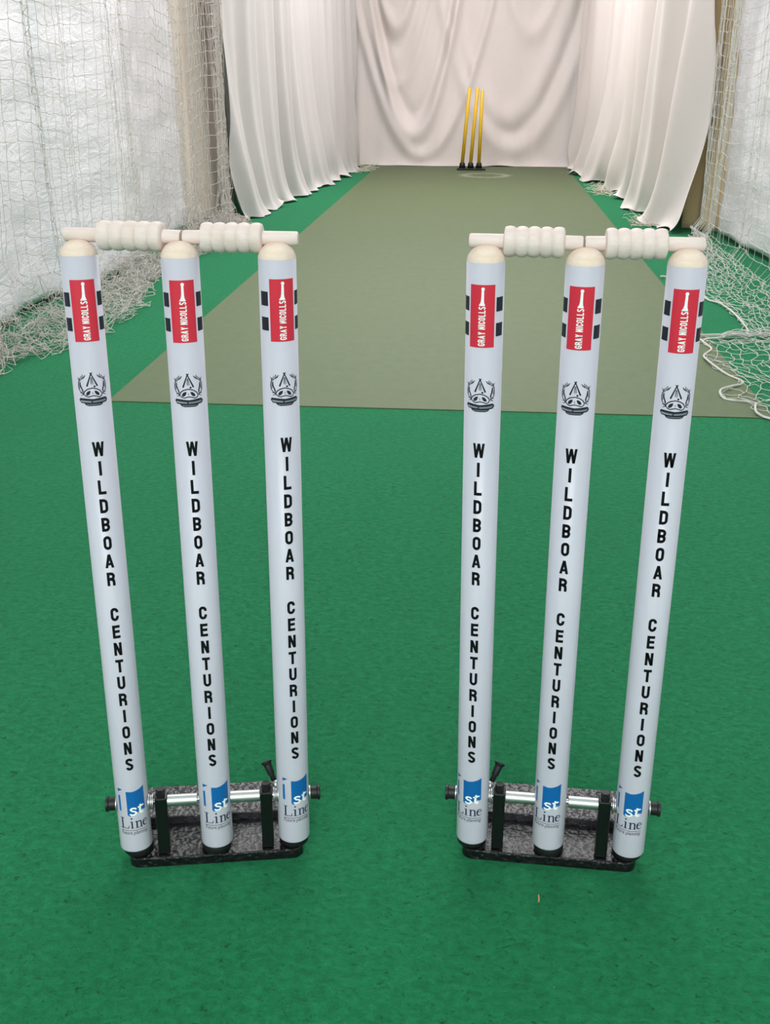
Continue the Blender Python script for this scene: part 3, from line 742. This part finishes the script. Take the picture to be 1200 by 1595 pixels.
def wicket(origin, rz, stumps, label, lever_side):
    root = empty('wicket', origin, rz); tag(root, label, 'wicket', 'spring-loaded wickets')
    root.matrix_basis = Matrix.Translation(origin) @ Matrix.Rotation(rz, 4, 'Z')
    for s in stumps: place_stump(root, *s)
    # cast base: long tray with a raised rear plate
    bm = bmesh.new()
    def slab(x0, x1, y0, y1, z0, z1, cr, bev):
        pts = []
        for cx_, cy_, a0 in ((x1-cr, y1-cr, 0), (x0+cr, y1-cr, 90), (x0+cr, y0+cr, 180), (x1-cr, y0+cr, 270)):
            pts += arc(cx_, cy_, cr, cr, a0, a0+90, 6)
        lo = [bm.verts.new((p[0], p[1], z0)) for p in pts]; f = bm.faces.new(lo)
        r = bmesh.ops.extrude_face_region(bm, geom=[f]); vs_ = [v for v in r['geom'] if isinstance(v, bmesh.types.BMVert)]
        for v in vs_: v.co.z = z1
        tf = [g for g in r['geom'] if isinstance(g, bmesh.types.BMFace)][0]
        bmesh.ops.bevel(bm, geom=list(tf.edges), offset=bev, segments=3, affect='EDGES', profile=0.5)
    slab(-0.103, 0.103, -0.014, 0.118, 0.0, 0.0125, 0.013, 0.0022)
    bmesh.ops.recalc_face_normals(bm, faces=bm.faces[:])
    base = from_bm('base', bm, m_iron_shaded, root); base['label'] = 'black hammered metal base plate'
    bm = bmesh.new()
    slab(-0.092, 0.092, 0.050, 0.114, 0.0127, 0.0235, 0.006, 0.0015)
    bmesh.ops.recalc_face_normals(bm, faces=bm.faces[:])
    rear = from_bm('rear_plate', bm, m_iron, root); rear['label'] = 'raised hammered plate across the back of the base'
    ZR = 0.083
    for s in (-1, 1):
        xp = 0.0615*s
        bm = bmesh.new(); box_bm(bm, xp-0.0070, xp+0.0070, -0.0075, 0.0080, 0.0127, ZR+0.008, 0.0016)
        post = from_bm('post', bm, m_satin, root)
        V, Fc = lathe([(0, -0.0045), (0.0052, -0.0045), (0.0052, 0.0045), (0, 0.0045)], 6)
        nut = mk('nut', [(x+xp, y+0.0005, z+ZR+0.0125) for x, y, z in V], Fc, m_rubber, post, smooth=False)
    # axle with plated sleeves
    def rod(name, x0, x1, r, m, par, lip=None, n=32, cy_=0.0):
        prof = [(0, x0), (r-0.0004, x0), (r, x0+0.0004), (r, x1-0.0004), (r-0.0004, x1), (0, x1)] if lip is None else lip
        V, Fc = lathe(prof, n, 'X'); o = mk(name, [(x, y+cy_, z+ZR) for x, y, z in V], Fc, m, par, smooth=True)
        try: o.data.set_sharp_from_angle(angle=0.7)
        except Exception: pass
        return o
    axle = rod('axle', -0.1135, 0.1135, 0.0030, m_chrome, root); axle['label'] = 'steel axle joining the three stumps'
    for s in (-1, 1):
        a_, b_ = sorted((0.0192*s, 0.0542*s)); rod('sleeve', a_, b_, 0.0070, m_chrome, root)
        w0 = 0.0700*s
        for q in range(3):
            xa = w0 + s*q*0.0022; a_, b_ = sorted((xa, xa+s*0.0018)); rod('washer', a_, b_, 0.0092 if q != 1 else 0.0080, m_chrome, root)
        xo = 0.1120*s
        a_, b_ = sorted((xo, xo+0.0018*s)); rod('washer', a_, b_, 0.0088, m_chrome, root)
        prof = [(0, xo+0.0022*s), (0.0077, xo+0.0022*s), (0.0077, xo+0.0092*s), (0.0089, xo+0.0103*s), (0.0089, xo+0.0128*s), (0.0066, xo+0.0134*s), (0, xo+0.0134*s)]
        cap = rod('end_cap', 0, 0, 0, m_rubber, root, prof, 28); cap['label'] = 'black flanged end cap'
    for x in (-0.0925, 0.0, 0.0925):
        py = 0.002 if x == 0.0 else 0.0065
        V, Fc = lathe([(0, 0.0127), (0.0168, 0.0127), (0.0174, 0.0136), (0.0174, 0.0228), (0.0166, 0.0238), (0, 0.0238)], 40)
        mk('foot_pad', [(a+x, b+py, c_) for a, b, c_ in V], Fc, m_rubber, root)
    # locking lever
    s = lever_side
    V, Fc = lathe([(0, 0), (0.0042, 0), (0.0046, 0.004), (0.0046, 0.010), (0, 0.0104)], 20)
    q = (Vector((-0.34*s, 0.50, 0.70))).normalized().to_track_quat('Z', 'Y'); org = Vector((0.0745*s, 0.006, ZR+0.006))
    lev = mk('lever_stem', [q @ (Vector(v)*0.78) + org for v in V], Fc, m_chrome, root); lev['label'] = 'plated stem of the locking lever'
    V, Fc = lathe([(0, 0.0106), (0.0040, 0.0106), (0.0038, 0.020), (0.0054, 0.022), (0.0058, 0.034), (0.0066, 0.038), (0.0084, 0.0395), (0.0084, 0.0415), (0.0070, 0.0425), (0, 0.0425)], 24)
    grip = mk('lever_grip', [q @ (Vector(v)*0.78) + org for v in V], Fc, m_rubber, lev); grip['label'] = 'black flared rubber grip'
    return root

LW = [((-0.3853, 1.0602, 0.025), (-0.3998, 1.0984, 0.7259), 0.0005, -0.0008, (-0.0020, -0.0036, -0.0090)),
      ((-0.2911, 1.0770, 0.025), (-0.2950, 1.0909, 0.7259), 0.0000, 0.0024, (0.0, 0.0, -0.0065)),
      ((-0.2011, 1.0945, 0.025), (-0.1982, 1.0919, 0.7259), 0.0040, 0.0042, (0.0028, 0.0055, -0.0025))]
RW = [((0.0131, 1.1108, 0.025), (0.0055, 1.0949, 0.7259), -0.0026, -0.0055, (0.0006, 0.0036, 0.0)),
      ((0.1036, 1.1079, 0.025), (0.1002, 1.0875, 0.7259), -0.0016, -0.0034, (0.0018, 0.0028, 0.0)),
      ((0.1977, 1.1019, 0.025), (0.1963, 1.0888, 0.7259), 0.0020, -0.0032, (0.0004, 0.0014, 0.0))]
wicket((-0.2925, 1.0775, 0), 0.183, LW, 'left wicket of three white lettered stumps on a black sprung metal base', 1)
wicket((0.1050, 1.1075, 0), -0.046, RW, 'right wicket of three white lettered stumps on a black sprung metal base', -1)

# ---------------------------------------------------------------- bails
def bail(p0, p1, long_first, long_len, short_len, label, seed):
    """turned bail lying from p0 to p1"""
    L = (Vector(p1)-Vector(p0)).length
    a, b = (long_len, L-short_len) if long_first else (short_len, L-long_len)
    r = BAIL_R; prof = [(0, 0), (r-0.0010, 0.0002), (r, 0.0016), (r*1.02, a-0.0002)]
    n = 5; bw = (b-a)/n
    for i in range(n):
        for q in range(0, 13):
            t = q/12; x = a + bw*(i+t)
            rr_ = 0.0126 + 0.0022*math.sin(PI*t)**0.6
            if (i == 0 and q == 0) or (i == n-1 and q == 12): rr_ = 0.0105
            if i > 0 and q == 0: continue
            prof.append((rr_, x + (0.0003 if i == 0 and q == 0 else 0)))
    prof += [(r*1.02, b+0.0002), (r, L-0.0016), (r-0.0010, L-0.0002), (0, L)]
    V, Fc = lathe(prof, 48, 'X')
    o = mk('bail', V, Fc, m_bail); o.data.set_sharp_from_angle(angle=0.9)
    d = (Vector(p1)-Vector(p0)).normalized(); y = Vector((0, 0, 1)).cross(d).normalized(); z = d.cross(y)
    Mw = Matrix((d, y, z)).transposed().to_4x4() @ Matrix.Rotation(seed, 4, 'X'); Mw.translation = p0; o.matrix_world = Mw
    tag(o, label, 'bail', 'wooden bails on the wickets')
def on(tops, x):
    (x0, y0), (x1, y1) = tops; return (x, lerp(y0, y1, (x-x0)/(x1-x0)) + BAIL_DY, 0.025+BAIL_Z)
tl = [(s[1][0], s[1][1]) for s in LW]; tr_ = [(s[1][0], s[1][1]) for s in RW]
bail(on(tl[:2], -0.4148), on(tl[:2], -0.2940), True, 0.0365, 0.0180, 'pale turned wooden bail lying across the left and middle stumps of the left wicket', 0.4)
bail(on(tl[1:], -0.2922), on(tl[1:], -0.1776), False, 0.0350, 0.0185, 'pale turned wooden bail lying across the middle and right stumps of the left wicket', 1.9)
bail(on(tr_[:2], -0.0112), on(tr_[:2], 0.0977), True, 0.0335, 0.0175, 'pale turned wooden bail lying across the left and middle stumps of the right wicket', 3.1)
bail(on(tr_[1:], 0.0989), on(tr_[1:], 0.2118), False, 0.0355, 0.0190, 'pale turned wooden bail lying across the middle and right stumps of the right wicket', 4.4)

# ---------------------------------------------------------------- far yellow stumps
ys_ = empty('practice_stumps', (-0.115, 11.12, 0.0032), 0.0)
tag(ys_, 'three yellow plastic stumps on one black rubber base by the far curtain', 'stumps')
bm = bmesh.new(); box_bm(bm, -0.135, 0.135, -0.045, 0.045, 0.0, 0.018, 0.006, 3)
from_bm('base', bm, m_rubber, ys_)
for x, lean, yl, mm, hh in ((-0.085, 0.050, 0.0, m_yellow, 0.735), (-0.006, 0.045, 0.02, m_yellow, 0.735), (0.073, 0.012, -0.01, m_yellow, 0.715)):
    V, Fc = lathe([(0, 0.0182), (0.031, 0.0182), (0.024, 0.065), (0.019, 0.067), (0, 0.067)], 28)
    so = mk('socket', [(a+x, b, c_) for a, b, c_ in V], Fc, m_rubber, ys_)
    V, Fc = lathe([(0, 0.0), (0.0165, 0.0), (0.0165, hh-0.072), (0.012, hh-0.068), (0, hh-0.067)], 28)
    st = mk('stump', V, Fc, mm, ys_); st.location = (x, 0, 0.0675); st.rotation_euler = (-yl/0.7, lean/0.67, 0)

# ---------------------------------------------------------------- little things on the carpet
P = [(0.0905, 1.026, 0.003), (0.0910, 1.030, 0.005), (0.0906, 1.034, 0.005), (0.0911, 1.037, 0.003)]
V, Fc = tubes([P], 0.0010, 6)
tag(mk('straw_bit', V, Fc, mat('dry_straw', (176, 142, 92), 0.8), smooth=False), 'tiny tan bit of straw lying on the carpet in front of the right wicket', 'straw')
